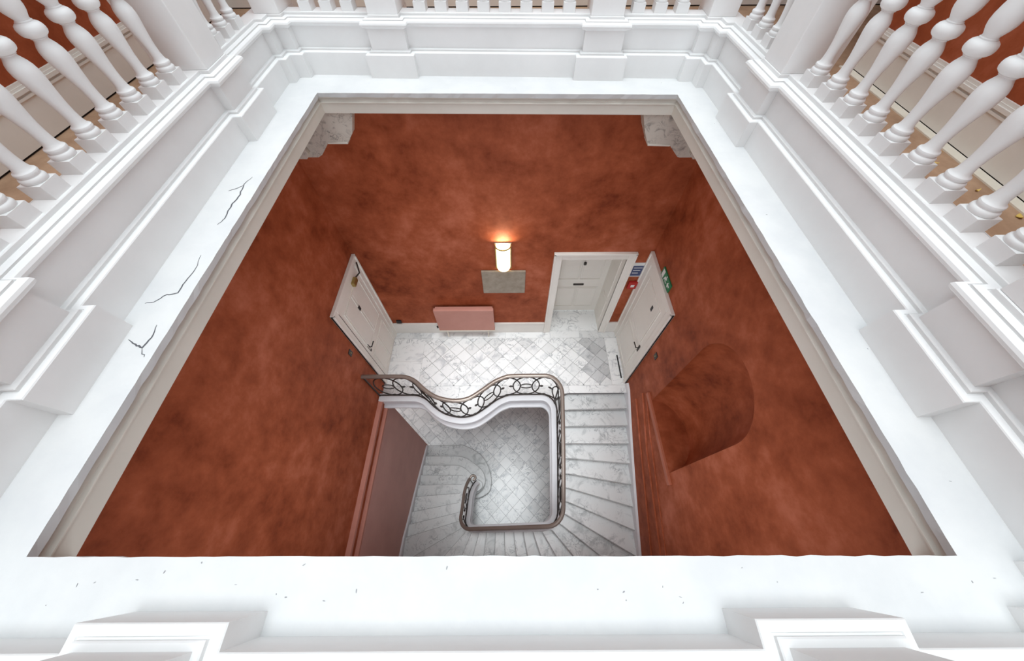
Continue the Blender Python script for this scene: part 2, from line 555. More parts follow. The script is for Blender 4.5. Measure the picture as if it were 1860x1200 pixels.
# ------------------------------------------------------------------ path of landing edge, inner string and railing
def catmull(pts, n=10):
    out = []
    P = [pts[0]] + pts + [pts[-1]]
    for i in range(1, len(P) - 2):
        p0, p1, p2, p3 = [np.array(q, float) for q in P[i - 1:i + 3]]
        for k in range(n):
            t = k / n
            out.append(tuple(0.5 * (2 * p1 + (p2 - p0) * t + (2 * p0 - 5 * p1 + 4 * p2 - p3) * t * t + (3 * p1 - p0 - 3 * p2 + p3) * t ** 3)))
    out.append(pts[-1])
    return out
def arc_pts(cx, cy, r, a0, a1, n=10):
    return [(cx + r * math.cos(math.radians(a0 + (a1 - a0) * k / n)), cy + r * math.sin(math.radians(a0 + (a1 - a0) * k / n))) for k in range(n + 1)]
raw = [(XL, 2.19), (-1.98, 2.19)]
raw += catmull([(-1.75, 2.187), (-1.60, 2.125), (-1.43, 1.98), (-1.24, 1.855), (-1.05, 1.795), (-0.86, 1.775), (-0.65, 1.82), (-0.45, 1.95), (-0.25, 2.10), (-0.06, 2.183)], 6)
raw += [(0.2, 2.19)]
raw += arc_pts(0.53, 1.97, 0.22, 90, 0)
raw += arc_pts(0.56, 0.43, 0.19, 0, -90)
raw += arc_pts(-0.83, 0.42, 0.18, -90, -180)
raw += catmull([(-1.01, 0.60), (-1.015, 0.85), (-1.00, 1.02), (-0.955, 1.17), (-0.88, 1.27)], 6)
raw = np.array(raw)
seg = np.r_[0, np.cumsum(np.hypot(*(raw[1:] - raw[:-1]).T))]
keep = np.r_[True, np.diff(seg) > 1e-4]
raw, seg = raw[keep], seg[keep]
SLEN = seg[-1]
def path(s):
    return np.array([np.interp(s, seg, raw[:, 0]), np.interp(s, seg, raw[:, 1])])
def tang(s, e=0.02):
    a, b = path(max(0, s - e)), path(min(SLEN, s + e))
    t = b - a
    return t / np.hypot(*t)
def pt(s, n=0.0):
    t = tang(s)
    return path(s) + n * np.array([-t[1], t[0]])
ss_dense = np.linspace(0, SLEN, 900)
pp_dense = np.array([path(s) for s in ss_dense])
def near_s(p, lo=0.0):
    d = np.hypot(*(pp_dense - np.array(p)).T)
    d[ss_dense < lo] = 9
    return ss_dense[d.argmin()]

# ------------------------------------------------------------------ stair: nosing lines read in plan, inner end / outer end
RISE = 4.0 / 31
LINES = [((1.06, 2.325), (2.15, 2.325)), ((1.04, 2.05), (2.14, 2.06)), ((1.03, 1.778), (2.13, 1.78)), ((1.02, 1.50), (2.13, 1.485)),
         ((1.015, 1.265), (2.115, 1.164)), ((1.0, 1.023), (2.11, 0.833)), ((0.997, 0.801), (2.10, 0.492)), ((0.99, 0.588), (2.10, 0.143)),
         ((0.965, 0.390), (2.007, -0.189)), ((0.886, 0.233), (1.462, -0.19)), ((0.721, 0.150), (1.024, -0.191)), ((0.546, 0.127), (0.74, -0.193)),
         ((0.377, 0.13), (0.487, -0.195)), ((0.19, 0.133), (0.256, -0.197)), ((0.008, 0.137), (0.048, -0.199)), ((-0.18, 0.14), (-0.167, -0.202)),
         ((-0.363, 0.143), (-0.378, -0.204)), ((-0.552, 0.146), (-0.596, -0.206)), ((-0.724, 0.15), (-0.82, -0.208)), ((-0.9, 0.143), (-1.052, -0.21)),
         ((-1.047, 0.156), (-1.321, -0.124)), ((-1.16, 0.235), (-1.8, -0.10)), ((-1.25, 0.375), (-2.282, 0.104)), ((-1.29, 0.56), (-2.314, 0.343)),
         ((-1.31, 0.78), (-2.332, 0.60)), ((-1.31, 0.998), (-2.351, 0.93)), ((-1.30, 1.214), (-2.351, 1.20)), ((-1.30, 1.44), (-2.372, 1.462))]
def to_wall(a, b):
    d = np.array(b) - np.array(a)
    best = 9e9
    for k, v in ((0, XL), (0, XR), (1, YF)):
        if abs(d[k]) > 1e-6:
            t = (v - a[k]) / d[k]
            if 0.2 < t < best: best = t
    return np.array(a) + d * best
s_in, lo = [], near_s((0.69, 2.12)) - 0.03
for a, b in LINES:
    d = np.array(a) - np.array(b)
    d = d / np.hypot(*d)
    q = np.array(a) + d * 0.2
    s = near_s(q, lo)
    s = max(s, lo + 0.02)
    s_in.append(s)
    lo = s
outs = [to_wall(a, b) for a, b in LINES]
def zs(s):
    """nosing height along the path, eased"""
    xs = np.array([0, s_in[0] - 0.12] + s_in + [SLEN + 0.3])
    zz = np.array([0, 0] + [-i * RISE for i in range(len(s_in))] + [-RISE * (len(s_in) + 0.6)])
    w = np.linspace(-0.16, 0.16, 9)
    return float(np.mean([np.interp(s + k, xs, zz) for k in w]))

stair = empty('staircase', (0, 0, ZLOW), 'winding white marble staircase descending around the open well', 'staircase')
corners = [np.array((XR, YF)), np.array((XL, YF))]
def side_of(p):
    return 0 if abs(p[0] - XR) < 1e-3 else (1 if abs(p[1] - YF) < 1e-3 else 2)
for i in range(1, len(LINES)):
    # tread i lies between nosing line i (above it) and line i+1, at height -i*RISE
    z = -i * RISE
    s0, s1 = s_in[i - 1], s_in[i]
    inner = [pt(s, 0.05) for s in np.linspace(max(0, s0 - 0.03), s1, 6)]
    o0, o1 = outs[i - 1], outs[i]
    d0 = np.array(LINES[i - 1][1]) - np.array(LINES[i - 1][0])
    d0 = d0 / np.hypot(*d0)
    back = np.array([-d0[1], d0[0]])           # towards the upper step
    outer = [o1]
    a, b = side_of(o0), side_of(o1)
    if a != b:
        outer.append(corners[a])
    outer.append(o0 + back * 0.028)
    Aa, Ab = np.array(LINES[i - 1][0]), np.array(LINES[i][0])
    inner[0] = inner[0] + back * 0.03
    ins = 0.004
    outer = [np.array((min(max(p[0], XL + ins), XR - ins), max(p[1], YF + ins))) for p in outer]
    poly = [tuple(p) for p in inner] + [tuple(Ab)] + [tuple(p) for p in outer] + [tuple(Aa + back * 0.03)]
    trd = MB().prism(poly, z - 0.035, z).build('tread', 'tread', stair)
    # worn edge along the nosing of this tread
    if i < len(LINES) - 1 or True:
        q0, q1 = pt(s1, 0.07), np.array(outer[0])
        d1 = Ab - q1
        d1 = d1 / np.hypot(*d1)
        nb_ = np.array([d1[1], -d1[0]])
        if nb_.dot(np.array(poly[0]) - np.array(poly[5])) < 0: nb_ = -nb_
        w0, w1 = nb_ * 0.002, nb_ * 0.009
        MB().prism([tuple(Ab + w0), tuple(q1 + w0), tuple(q1 + w1), tuple(Ab + w1)], z - 0.004, z + 0.0006).build('nosing_edge', 'grime', trd)
    # riser under nosing line i
    A = pt(s0, 0.05) + back * 0.03
    Am = Aa + back * 0.03
    B = outer[-1] + back * 0.002
    th = back * 0.016
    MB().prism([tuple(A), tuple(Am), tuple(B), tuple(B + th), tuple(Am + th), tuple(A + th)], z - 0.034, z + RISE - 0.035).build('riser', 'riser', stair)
# solid soffit below the treads: one winding slab following the steps
vs, fs = [], []
ns = len(LINES)
for i in range(ns):
    z = -i * RISE - 0.20
    a = pt(s_in[i], 0.06)
    vs += [(*a, z), (*outs[i], z)]
for i in range(ns - 1):
    if side_of(outs[i]) != side_of(outs[i + 1]):
        c = corners[side_of(outs[i])]
        vs.append((*c, -(i + 0.5) * RISE - 0.2))
        fs += [(2 * i, 2 * i + 1, len(vs) - 1, 2 * i + 3, 2 * i + 2)]
    else:
        fs.append((2 * i, 2 * i + 1, 2 * i + 3, 2 * i + 2))
MB().add(vs, fs).build('soffit', 'kerb', stair)
# the three bottom steps wrap round the newel in widening curves
def bulge(pts, n=6):
    return [tuple(p) for p in catmull(pts, n)]
F = bulge([(-1.58, 1.728), (-1.40, 1.70), (-1.199, 1.587), (-1.02, 1.42), (-0.90, 1.36), (-0.80, 1.28), (-0.80, 1.16), (-0.90, 1.08), (-1.0, 1.05)])
G = bulge([(-1.58, 1.985), (-1.35, 1.95), (-1.156, 1.856), (-0.843, 1.624), (-0.735, 1.383), (-0.79, 1.16), (-0.93, 1.03), (-1.0, 1.01)])
H = bulge([(-1.55, 2.30), (-1.40, 2.30), (-0.951, 2.082), (-0.708, 1.788), (-0.584, 1.435), (-0.612, 1.13), (-0.80, 0.98), (-1.0, 0.93)])
for k, (cv, yw) in enumerate(((F, 1.732), (G, 1.989), (H, 2.297))):
    z1 = -(28 + k) * RISE
    poly = [(XL, yw)] + cv + [(-1.05, 0.9), (-1.3, 1.18), (XL, 1.18)]
    trd = MB().prism(poly, z1 - 0.035, z1).build('curtail_step', 'tread', stair)
    ev, ef = [], []
    full_cv = [(XL + 0.03, yw)] + cv
    for q_ in range(len(full_cv)):
        a_, b_ = np.array(full_cv[max(q_ - 1, 0)]), np.array(full_cv[min(q_ + 1, len(full_cv) - 1)])
        t_ = (b_ - a_) / np.hypot(*(b_ - a_))
        nn = np.array([t_[1], -t_[0]])
        for o_ in (0.003, 0.012):
            e_ = np.array(full_cv[q_]) + nn * o_
            ev += [(*e_, z1 + 0.0008), (*e_, z1 - 0.004)]
    for q_ in range(len(full_cv) - 1):
        o_ = 4 * q_
        ef += [(o_, o_ + 4, o_ + 6, o_ + 2), (o_, o_ + 1, o_ + 5, o_ + 4), (o_ + 2, o_ + 6, o_ + 7, o_ + 3)]
    MB().add(ev, ef).build('nosing_edge', 'grime', trd)
    inn = [(XL, yw - 0.02)] + [(x - 0.012, y - 0.015 if y > 1.2 else y + 0.012) for x, y in cv] + [(-1.05, 0.93), (-1.3, 1.2), (XL, 1.2)]
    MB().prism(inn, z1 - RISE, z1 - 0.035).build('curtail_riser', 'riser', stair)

# kerb / inner string swept along the path
KS = np.linspace(0, SLEN, 190)
prof = [(-0.034, 0.115), (-0.045, 0.104), (-0.045, 0.075), (-0.034, 0.064), (0.015, 0.06), (0.015, -0.195), (-0.02, -0.20), (-0.05, -0.21), (-0.056, -0.235), (-0.05, -0.262), (-0.03, -0.27), (0.10, -0.27), (0.10, 0.115)]
vs, fs = [], []
for s in KS:
    z = zs(s)
    for n, h in prof:
        p = pt(s, n)
        vs.append((p[0], p[1], z + h))
L_ = len(prof)
for i in range(len(KS) - 1):
    for k in range(L_):
        fs.append((i * L_ + k, i * L_ + (k + 1) % L_, (i + 1) * L_ + (k + 1) % L_, (i + 1) * L_ + k))
fs += [tuple(range(L_)), tuple((len(KS) - 1) * L_ + k for k in range(L_))]
MB().add(vs, fs).build('inner_string', 'kerb', stair, smooth=24)
# white margin climbing the outer walls beside the treads
def margin(side):
    idx = [i for i in range(ns) if side_of(outs[i]) == side]
    pts = [(outs[i], -i * RISE) for i in idx]
    if side == 0:
        pts = [(np.array((XR, 2.47)), 0.0)] + pts + [(np.array((XR, YF)), pts[-1][1] - 0.12)]
    if side == 2:
        pts = [(np.array((XL, YF)), pts[0][1] + 0.12)] + pts + [(np.array((XL, 2.28)), -3.87)]
    sg = -1 if side == 0 else 1
    vs, fs = [], []
    for p, z in pts:
        y = p[1]
        vs += [(p[0], y, z + 0.13), (p[0] + sg * 0.035, y, z + 0.11), (p[0] + sg * 0.035, y, z - 0.25), (p[0], y, z - 0.25)]
    n = len(pts)
    for i in range(n - 1):
        for k in range(4):
            fs.append((4 * i + k, 4 * i + (k + 1) % 4, 4 * i + 4 + (k + 1) % 4, 4 * i + 4 + k))
    fs += [(0, 1, 2, 3), (4 * n - 4, 4 * n - 3, 4 * n - 2, 4 * n - 1)]
    MB().add(vs, fs).build('wall_string', 'kerb', stair)
margin(0)
margin(2)

# landing floor
edge_s = np.linspace(0, s_in[0], 60)
edge = [tuple(pt(s, 0.06)) for s in edge_s]
slab_poly = [(XL, YB)] + edge + [(1.06, 2.352), (XR, 2.352), (XR, YB)]
floor = MB().prism(slab_poly, -0.30, -0.008).build('floor', 'grout', kind='structure', label='white marble landing floor of diagonal tiles with plain border', cat='floor', origin=None)
LX0, LX1, LY0, LY1 = -1.78, XR - 0.27, 2.48, YB - 0.17
def in_landing(x, y):
    return y > 2.45
diag_tiles(floor, LX0, LX1, LY0, LY1, 0.218, 0.0, ph=(0.05, 0.02), mat_of=lambda x, y: 'greymarble' if x > 1.5 and y > 2.6 else 'marble')
def slabs(par, x0, x1, y0, y1, n, along='x', z=0.0):
    for k in range(n):
        if along == 'x':
            a, b = x0 + (x1 - x0) * k / n, x0 + (x1 - x0) * (k + 1) / n
            MB().box(a + 0.001, b - 0.001, y0, y1, z - 0.012, z).build('border_slab', 'marble', par)
        else:
            a, b = y0 + (y1 - y0) * k / n, y0 + (y1 - y0) * (k + 1) / n
            MB().box(x0, x1, a + 0.001, b - 0.001, z - 0.012, z).build('border_slab', 'marble', par)
slabs(floor, XL, XR, LY1 + 0.003, YB, 6)
slabs(floor, XL, LX0 - 0.003, LY0, LY1, 2, 'y')
slabs(floor, LX1 + 0.003, XR, LY0, LY1, 2, 'y')
slabs(floor, 1.062, XR, 2.325, LY0 - 0.003, 1, z=0.0)
# bowed front part of the landing: bigger slabs cut to the curve
xs_ = [XL, -1.9, -1.45, -1.0, -0.55, -0.1, 0.4, 1.06]
for a, b in zip(xs_[:-1], xs_[1:]):
    low = [(x, y) for x, y in edge if a < x < b and y < 2.47]
    ya = np.interp(a, [e[0] for e in edge[:52]], [e[1] for e in edge[:52]])
    yb_ = np.interp(b, [e[0] for e in edge[:52]], [e[1] for e in edge[:52]])
    if b > 0.9:
        low = [(x, y) for x, y in edge if a < x]
        poly = [(a + 0.001, LY0 - 0.003), (a + 0.001, ya)] + low + [(0.86, 2.26), (0.96, 2.315), (1.06, 2.325), (1.06, LY0 - 0.003)]
    else:
        poly = [(a + 0.001, LY0 - 0.003), (a + 0.001, ya)] + low + [(b - 0.001, yb_), (b - 0.001, LY0 - 0.003)]
    MB().prism(poly, -0.012, 0.0).build('border_slab', 'marble', floor)
# doorway threshold slab
MB().box(BX0, BX1, YB + 0.002, REC, -0.012, 0.0).build('border_slab', 'marble', floor)
MB().box(XR - 0.085, XR - 0.06, 2.62, 3.12, 0.0, 0.006).build('threshold_strip', 'black', floor)

# lower floor
low = MB().box(XL - 3, XR, YF, YB + 0.4, ZLOW - 0.1, ZLOW - 0.008).build('floor_lower', 'grout', kind='structure', label='white marble lower hall floor of diagonal tiles under the well', cat='floor', origin=None)
def hid(x, y):
    return x < -4.2 or (x < XL and y < 2.2)
diag_tiles(low, -4.3, XR, -0.25, YB + 0.4, 0.262, ZLOW, skip=lambda x, y: hid(x, y) or (y < 0.2 and True) or (x > 1.45), ph=(0.03, 0.05))

# ------------------------------------------------------------------ railing
rail = empty('stair_railing', (-0.6, 1.8, 0.0), 'bronze handrailed iron railing of interlaced ovals along landing and stairs', 'railing')
def rp(s, h, n=0.055):
    p = pt(min(max(s, 0), SLEN), n)
    return (p[0], p[1], zs(s) + h)
# moulded handrail: swept flat oval
hv, hf = [], []
hp = [(-0.034, 0.0), (-0.03, 0.022), (-0.012, 0.034), (0.012, 0.034), (0.03, 0.022), (0.034, 0.0), (0.022, -0.018), (-0.022, -0.018)]
HS = np.linspace(0.0, SLEN - 0.10, 170)
for s in HS:
    for n, h in hp:
        hv.append(rp(s, 0.955 + h, 0.055 + n))
for i in range(len(HS) - 1):
    for k in range(8):
        hf.append((i * 8 + k, i * 8 + (k + 1) % 8, (i + 1) * 8 + (k + 1) % 8, (i + 1) * 8 + k))
hf += [tuple(range(8)), tuple((len(HS) - 1) * 8 + k for k in range(8))]
hrail = MB().add(hv, hf).build('handrail', 'bronze', rail, smooth=50)
MB().tube([rp(s, 0.925) for s in np.linspace(0.01, SLEN - 0.1, 150)], 0.013, 6).build('top_bar', 'iron', rail, smooth=50)
MB().tube([rp(s, 0.155) for s in np.linspace(0.01, SLEN - 0.02, 150)], 0.013, 6).build('bottom_bar', 'iron', rail, smooth=50)
MB().tube([rp(0.012, 0.12), rp(0.012, 0.94)], 0.014, 6).build('wall_bar', 'iron', rail)
SP, W2, H2, HC = 0.325, 0.225, 0.37, 0.54
k = 0
s = 0.30
while s < SLEN - 0.3:
    pts = [rp(s + W2 * math.cos(t), HC + H2 * math.sin(t)) for t in np.linspace(0, 2 * math.pi, 29)[:-1]]
    MB().tube(pts, 0.0115, 5, closed=True).build('oval', 'iron', rail, smooth=60)
    if k % 2 == 0:
        pts = [rp(s + 0.10 * math.cos(t), HC + 0.085 * math.sin(t)) for t in np.linspace(0, 2 * math.pi, 17)[:-1]]
        MB().tube(pts, 0.010, 5, closed=True).build('small_oval', 'iron', rail, smooth=60)
    else:
        for sg in (-1, 1):
            MB().tube([rp(s + sg * 0.035, HC), rp(s + sg * 0.06, HC), rp(s + sg * 0.115, HC)], [0.008, 0.02, 0.006], 6).build('bud', 'iron', rail, smooth=60)
    for hh in (0.185, 0.895):
        MB().tube([rp(s - 0.05, hh), rp(s, hh), rp(s + 0.05, hh)], [0.006, 0.018, 0.006], 6).build('collar', 'iron', rail, smooth=60)
    s += SP
    k += 1
for s in (s_in[0] + 0.05, s_in[10], s_in[20], SLEN - 0.12):
    MB().tube([rp(s, 0.116), rp(s, 0.94)], 0.013, 6).build('standard', 'iron', rail)
# end scroll of the handrail at the bottom step
e = np.array(rp(SLEN - 0.1, 0.955))
sc = []
for t in np.linspace(0, 1.6 * math.pi, 18):
    r = 0.075 * (1 - t / (2.4 * math.pi))
    sc.append((e[0] + 0.075 - r * math.cos(t), e[1] + r * math.sin(t), e[2] - 0.01))
MB().tube(sc, 0.026, 8).build('volute', 'bronze', hrail, smooth=50)

# ------------------------------------------------------------------ doors
def panel_door(root, w, h, axis, face, u0, sgn, layout, mat='door'):
    """leaf in the u-z plane; axis 'x' means the leaf lies on a wall of constant x. returns leaf"""
    def bx(u_a, u_b, z_a, z_b, d0, d1):
        a, b = face + sgn * d0, face + sgn * d1
        a, b = min(a, b), max(a, b)
        m = MB()
        if axis == 'x':
            return m.box(a, b, u_a, u_b, z_a, z_b)
        return m.box(u_a, u_b, a, b, z_a, z_b)
    leaf = bx(u0, u0 + w, 0.01, h, 0.0, 0.02).build('door_leaf', mat, root)
    for (a, b, c, d) in layout:
        f = bx(u0 + a * w, u0 + b * w, c * h, d * h, 0.018, 0.028)
        # raised field with a moulded rim around it
        p = f.build('panel', mat, leaf, bevel=0.009)
        t = 0.016
        m = MB()
        for q in ((u0 + a * w - t - 0.02, u0 + a * w - 0.02, c * h - 0.02 - t, d * h + 0.02 + t), (u0 + b * w + 0.02, u0 + b * w + 0.02 + t, c * h - 0.02 - t, d * h + 0.02 + t)):
            mm = bx(q[0], q[1], q[2], q[3], 0.018, 0.032)
            m.add(mm.v, mm.f)
        for q in ((c * h - 0.02 - t, c * h - 0.02), (d * h + 0.02, d * h + 0.02 + t)):
            mm = bx(u0 + a * w - 0.02, u0 + b * w + 0.02, q[0], q[1], 0.018, 0.032)
            m.add(mm.v, mm.f)
        m.build('panel_moulding', mat, leaf)
    return leaf, bx
SIX = [(0.13, 0.46, 0.06, 0.36), (0.54, 0.87, 0.06, 0.36), (0.13, 0.46, 0.47, 0.92), (0.54, 0.87, 0.47, 0.92)]

def frame_u(bx, root, u0, u1, h, fw, d, mat='door'):
    for a, b in ((u0 - fw, u0), (u1, u1 + fw)):
        bx(a, b, 0.0, h + fw, 0.0, d).build('door_frame', mat, root, bevel=0.006)
    bx(u0, u1, h, h + fw, 0.0, d).build('door_frame', mat, root, bevel=0.006)
    for a, b in ((u0 - fw, u0 - fw + 0.03), (u1 + fw - 0.03, u1 + fw)):
        bx(a, b, 0.0, h + fw, 0.0, d + 0.018).build('architrave_bead', mat, root, bevel=0.005)
    bx(u0 - fw, u1 + fw, h + fw - 0.03, h + fw + 0.005, 0.0, d + 0.018).build('architrave_bead', mat, root, bevel=0.005)

DT = 2.245
# left door
d1 = empty('door_1', (XL, 3.1, 0), 'cream panelled door with brass closer on the left wall of the landing', 'door', kind='structure')
leaf, bx = panel_door(d1, 0.90, DT - 0.13, 'x', XL, 2.66, 1, SIX)
frame_u(bx, d1, 2.655, 3.565, DT - 0.125, 0.125, 0.035)
bx(3.26, 3.40, 1.985, 2.06, 0.02, 0.075).build('closer_body', 'brass', d1, bevel=0.006)
MB().tube([(XL + 0.06, 3.40, 2.05), (XL + 0.10, 3.48, 2.06), (XL + 0.05, 3.62, 2.14)], 0.012, 6).build('closer_arm', 'iron', d1)
h_ = MB().box(XL + 0.02, XL + 0.03, 2.74, 2.78, 0.90, 1.08)
h_.build('lock_plate', 'iron', d1)
MB().tube([(XL + 0.02, 2.76, 1.03), (XL + 0.075, 2.76, 1.03), (XL + 0.08, 2.87, 1.03)], 0.011, 6).build('door_handle', 'iron', d1)
bx(3.09, 3.14, 1.60, 1.70, 0.02, 0.034).build('knocker', 'black', d1, bevel=0.004)
bx(2.652, 2.659, 0.0, DT - 0.13, 0.0, 0.0355).build('shadow_gap', 'gap', d1)
MB().box(XL + 0.005, XL + 0.02, 3.20, 3.40, DT - 0.085, DT - 0.045).build('hinge_plate', 'iron', d1)
# right door
d2 = empty('door_2', (XR, 3.1, 0), 'cream two-panel door on the niche wall of the landing', 'door', kind='structure')
leaf, bx = panel_door(d2, 0.88, DT - 0.13, 'x', XR, 2.66, -1, [(0.16, 0.84, 0.50, 0.92), (0.16, 0.84, 0.08, 0.40)])
frame_u(bx, d2, 2.655, 3.545, DT - 0.125, 0.145, 0.035)
MB().box(XR - 0.03, XR - 0.02, 2.72, 2.76, 0.88, 1.04).build('lock_plate', 'iron', d2)
MB().tube([(XR - 0.02, 2.74, 0.98), (XR - 0.075, 2.74, 0.98), (XR - 0.08, 2.85, 0.98)], 0.011, 6).build('door_handle', 'iron', d2)
bx(2.955, 3.005, 1.72, 1.82, 0.02, 0.034).build('knocker', 'black', d2, bevel=0.004)
# back doorway with deep lining and a door set back
d3 = empty('door_3', ((BX0 + BX1) / 2, YB, 0), 'cream door set back in the deep doorway of the lamp wall', 'door', kind='structure')
def by(x0, x1, z0, z1, y0, y1):
    return MB().box(x0, x1, y0, y1, z0, z1)
for a, b in ((BX0 - 0.13, BX0), (BX1, BX1 + 0.13)):
    by(a, b, 0.0, BZ + 0.13, YB - 0.035, YB + 0.004).build('door_frame', 'door', d3, bevel=0.006)
by(BX0, BX1, BZ, BZ + 0.13, YB - 0.035, YB + 0.004).build('door_frame', 'door', d3, bevel=0.006)
for a, b in ((BX0 - 0.13, BX0 - 0.10), (BX1 + 0.10, BX1 + 0.13)):
    by(a, b, 0, BZ + 0.13, YB - 0.055, YB).build('architrave_bead', 'door', d3, bevel=0.005)
by(BX0 - 0.13, BX1 + 0.13, BZ + 0.10, BZ + 0.135, YB - 0.055, YB).build('architrave_bead', 'door', d3, bevel=0.005)
by(BX0 - 0.02, BX0, 0, BZ, YB - 0.02, REC + 0.02).build('jamb_lining', 'door', d3)
by(BX1, BX1 + 0.02, 0, BZ, YB - 0.02, REC + 0.02).build('jamb_lining', 'door', d3)
by(BX0, BX1, BZ, BZ + 0.02, YB, REC + 0.02).build('head_lining', 'door', d3)
for z0, z1 in ((0.12, 0.85), (0.98, 1.98)):
    by(BX1 - 0.012, BX1 + 0.002, z0, z1, YB + 0.12, REC - 0.14).build('jamb_panel', 'door', d3, bevel=0.006)
leaf3, bx3 = panel_door(d3, BX1 - BX0, BZ, 'y', REC, BX0, -1, [(0.13, 0.46, 0.10, 0.36), (0.54, 0.87, 0.10, 0.36), (0.13, 0.46, 0.50, 0.94), (0.54, 0.87, 0.50, 0.94)])
bx3(1.20, 1.40, 0.86, 0.90, 0.02, 0.035).build('letter_plate', 'iron', d3)
bx3(1.30, 1.35, 1.44, 1.50, 0.02, 0.06).build('knocker', 'iron', d3, bevel=0.008)
bx3(0.80, 0.83, 0.85, 0.97, 0.02, 0.05).build('door_handle', 'iron', d3)

# skirting of the landing
bb = empty('baseboard_back', ((XL + BX0) / 2, YB, 0), 'cream skirting board along the lamp wall of the landing', 'skirting', kind='structure')
for a, b in ((XL, BX0 - 0.13), (BX1 + 0.13, XR)):
    by(a, b, 0, 0.30, YB - 0.028, YB).build('skirting_board', 'skirt', bb, bevel=0.004)
    by(a, b, 0.30, 0.345, YB - 0.036, YB).build('skirting_cap', 'skirt', bb, bevel=0.006)

# ------------------------------------------------------------------ fittings on the landing walls
la = empty('wall_lamp', (-0.13, YB, 1.9), 'lit warm glass wall lamp above the metal panel', 'lamp')
LX, LR = -0.125, 0.105
def halfcyl(r, z0, z1, y0, round_end=True, n=14):
    rows_ = []
    zz = [z0 + r * 0.55 * (1 - math.cos(t)) for t in np.linspace(0, math.pi / 2, 5)]
    for i, z in enumerate(zz):
        f = math.sin(math.pi / 2 * (0.35 + 0.65 * i / 4))
        rows_.append((z, r * f))
    rows_.append((z1, r))
    vs, fs = [], []
    for z, q in rows_:
        for k_ in range(n + 1):
            a = math.pi * k_ / n
            vs.append((LX + q * math.cos(a), y0 - 0.9 * q * math.sin(a), z))
    for i in range(len(rows_) - 1):
        for k_ in range(n):
            fs.append((i * (n + 1) + k_, i * (n + 1) + k_ + 1, (i + 1) * (n + 1) + k_ + 1, (i + 1) * (n + 1) + k_))
    fs.append(tuple(range(n + 1)))
    return MB().add(vs, fs)
gsh = halfcyl(LR, 1.93, 2.42, YB - 0.03).build('glass_shade', 'lamp', la, smooth=50)
by(LX - 0.125, LX + 0.125, 1.95, 2.46, YB - 0.022, YB).build('back_plate', 'steel', la, bevel=0.004)
for x in (LX - 0.115, LX + 0.115):
    by(x - 0.007, x + 0.007, 1.95, 2.45, YB - 0.05, YB - 0.02).build('side_bar', 'brass', la)
m = MB()
for k_ in range(12):
    a0, a1 = math.pi * k_ / 12, math.pi * (k_ + 1) / 12
    m.tube([(LX + 0.115 * math.cos(a0), YB - 0.03 - 0.105 * math.sin(a0), 2.425), (LX + 0.115 * math.cos(a1), YB - 0.03 - 0.105 * math.sin(a1), 2.425)], 0.01, 5)
m.build('top_rim', 'brass', gsh)
m = MB()
up = [(LX + 0.085 * math.cos(a_), YB - 0.03 - 0.075 * math.sin(a_), 2.415 + 0.02 * math.sin(a_)) for a_ in np.linspace(0, math.pi, 13)]
m.add(up, [tuple(range(13))]).build('bulb_opening', 'bulb', la)

pnl = empty('metal_panel', (-0.13, YB, 1.33), 'brushed metal panel mounted on the red wall under the lamp', 'panel')
by(-0.49, 0.225, 1.33, 1.875, YB - 0.045, YB - 0.008).build('panel_face', 'steel', pnl, bevel=0.005)
by(-0.45, 0.18, 1.37, 1.83, YB - 0.009, YB).build('mounting_frame', 'black', pnl)

ra = empty('radiator', (-0.9, 3.60, 0), 'pink painted flat panel radiator against the lamp wall', 'radiator')
MB().box(-1.44, -0.34, 3.535, 3.60, 0.30, 0.965).build('front_panel', 'radiator', ra, bevel=0.008)
MB().box(-1.42, -0.36, 3.60, 3.655, 0.30, 0.93).build('rear_panel', 'radiator', ra)
MB().box(-1.44, -0.34, 3.54, 3.60, 0.255, 0.298).build('bottom_rail', 'strip', ra)
for x in (-1.3, -0.48):
    MB().box(x - 0.02, x + 0.02, 3.60, YB - 0.036, 0.32, 0.60).build('bracket', 'iron', ra)
    MB().tube([(x, 3.57, 0.27), (x, 3.57, 0.0)], 0.011, 8).build('pipe', 'strip', ra)
MB().lathe([(0.014, 0), (0.018, 0.01), (0.018, 0.05), (0.012, 0.06)], 10, (-1.48, 3.60, 0.30)).build('valve', 'black', ra, smooth=40)

# exit sign above the right door
ex = empty('exit_sign', (XR, 3.06, 2.27), 'green and white emergency exit sign above the cream two-panel door', 'sign')
exp_ = MB().box(XR - 0.02, XR, 2.88, 3.24, 2.275, 2.415).build('sign_plate', 'green', ex, bevel=0.003)
def signx(poly, name):
    MB().prism_axis(poly, XR - 0.0225, XR - 0.0195, 'x').build(name, 'signwhite', exp_)
signx([(2.91, 2.335), (2.955, 2.335), (2.955, 2.30), (2.99, 2.3475), (2.955, 2.395), (2.955, 2.36), (2.91, 2.36)], 'arrow')
signx([(3.025, 2.36), (3.06, 2.345), (3.045, 2.325), (3.015, 2.32), (3.015, 2.305), (3.055, 2.31), (3.085, 2.335), (3.10, 2.30), (3.115, 2.30), (3.105, 2.35), (3.09, 2.375), (3.05, 2.38)], 'running_figure')
signx([(3.055 + 0.014 * math.cos(a), 2.40 + 0.012 * math.sin(a)) for a in np.linspace(0, 2 * math.pi, 11)[:-1]], 'figure_head')
signx([(3.145, 2.29), (3.21, 2.29), (3.21, 2.405), (3.145, 2.405)], 'door_symbol')

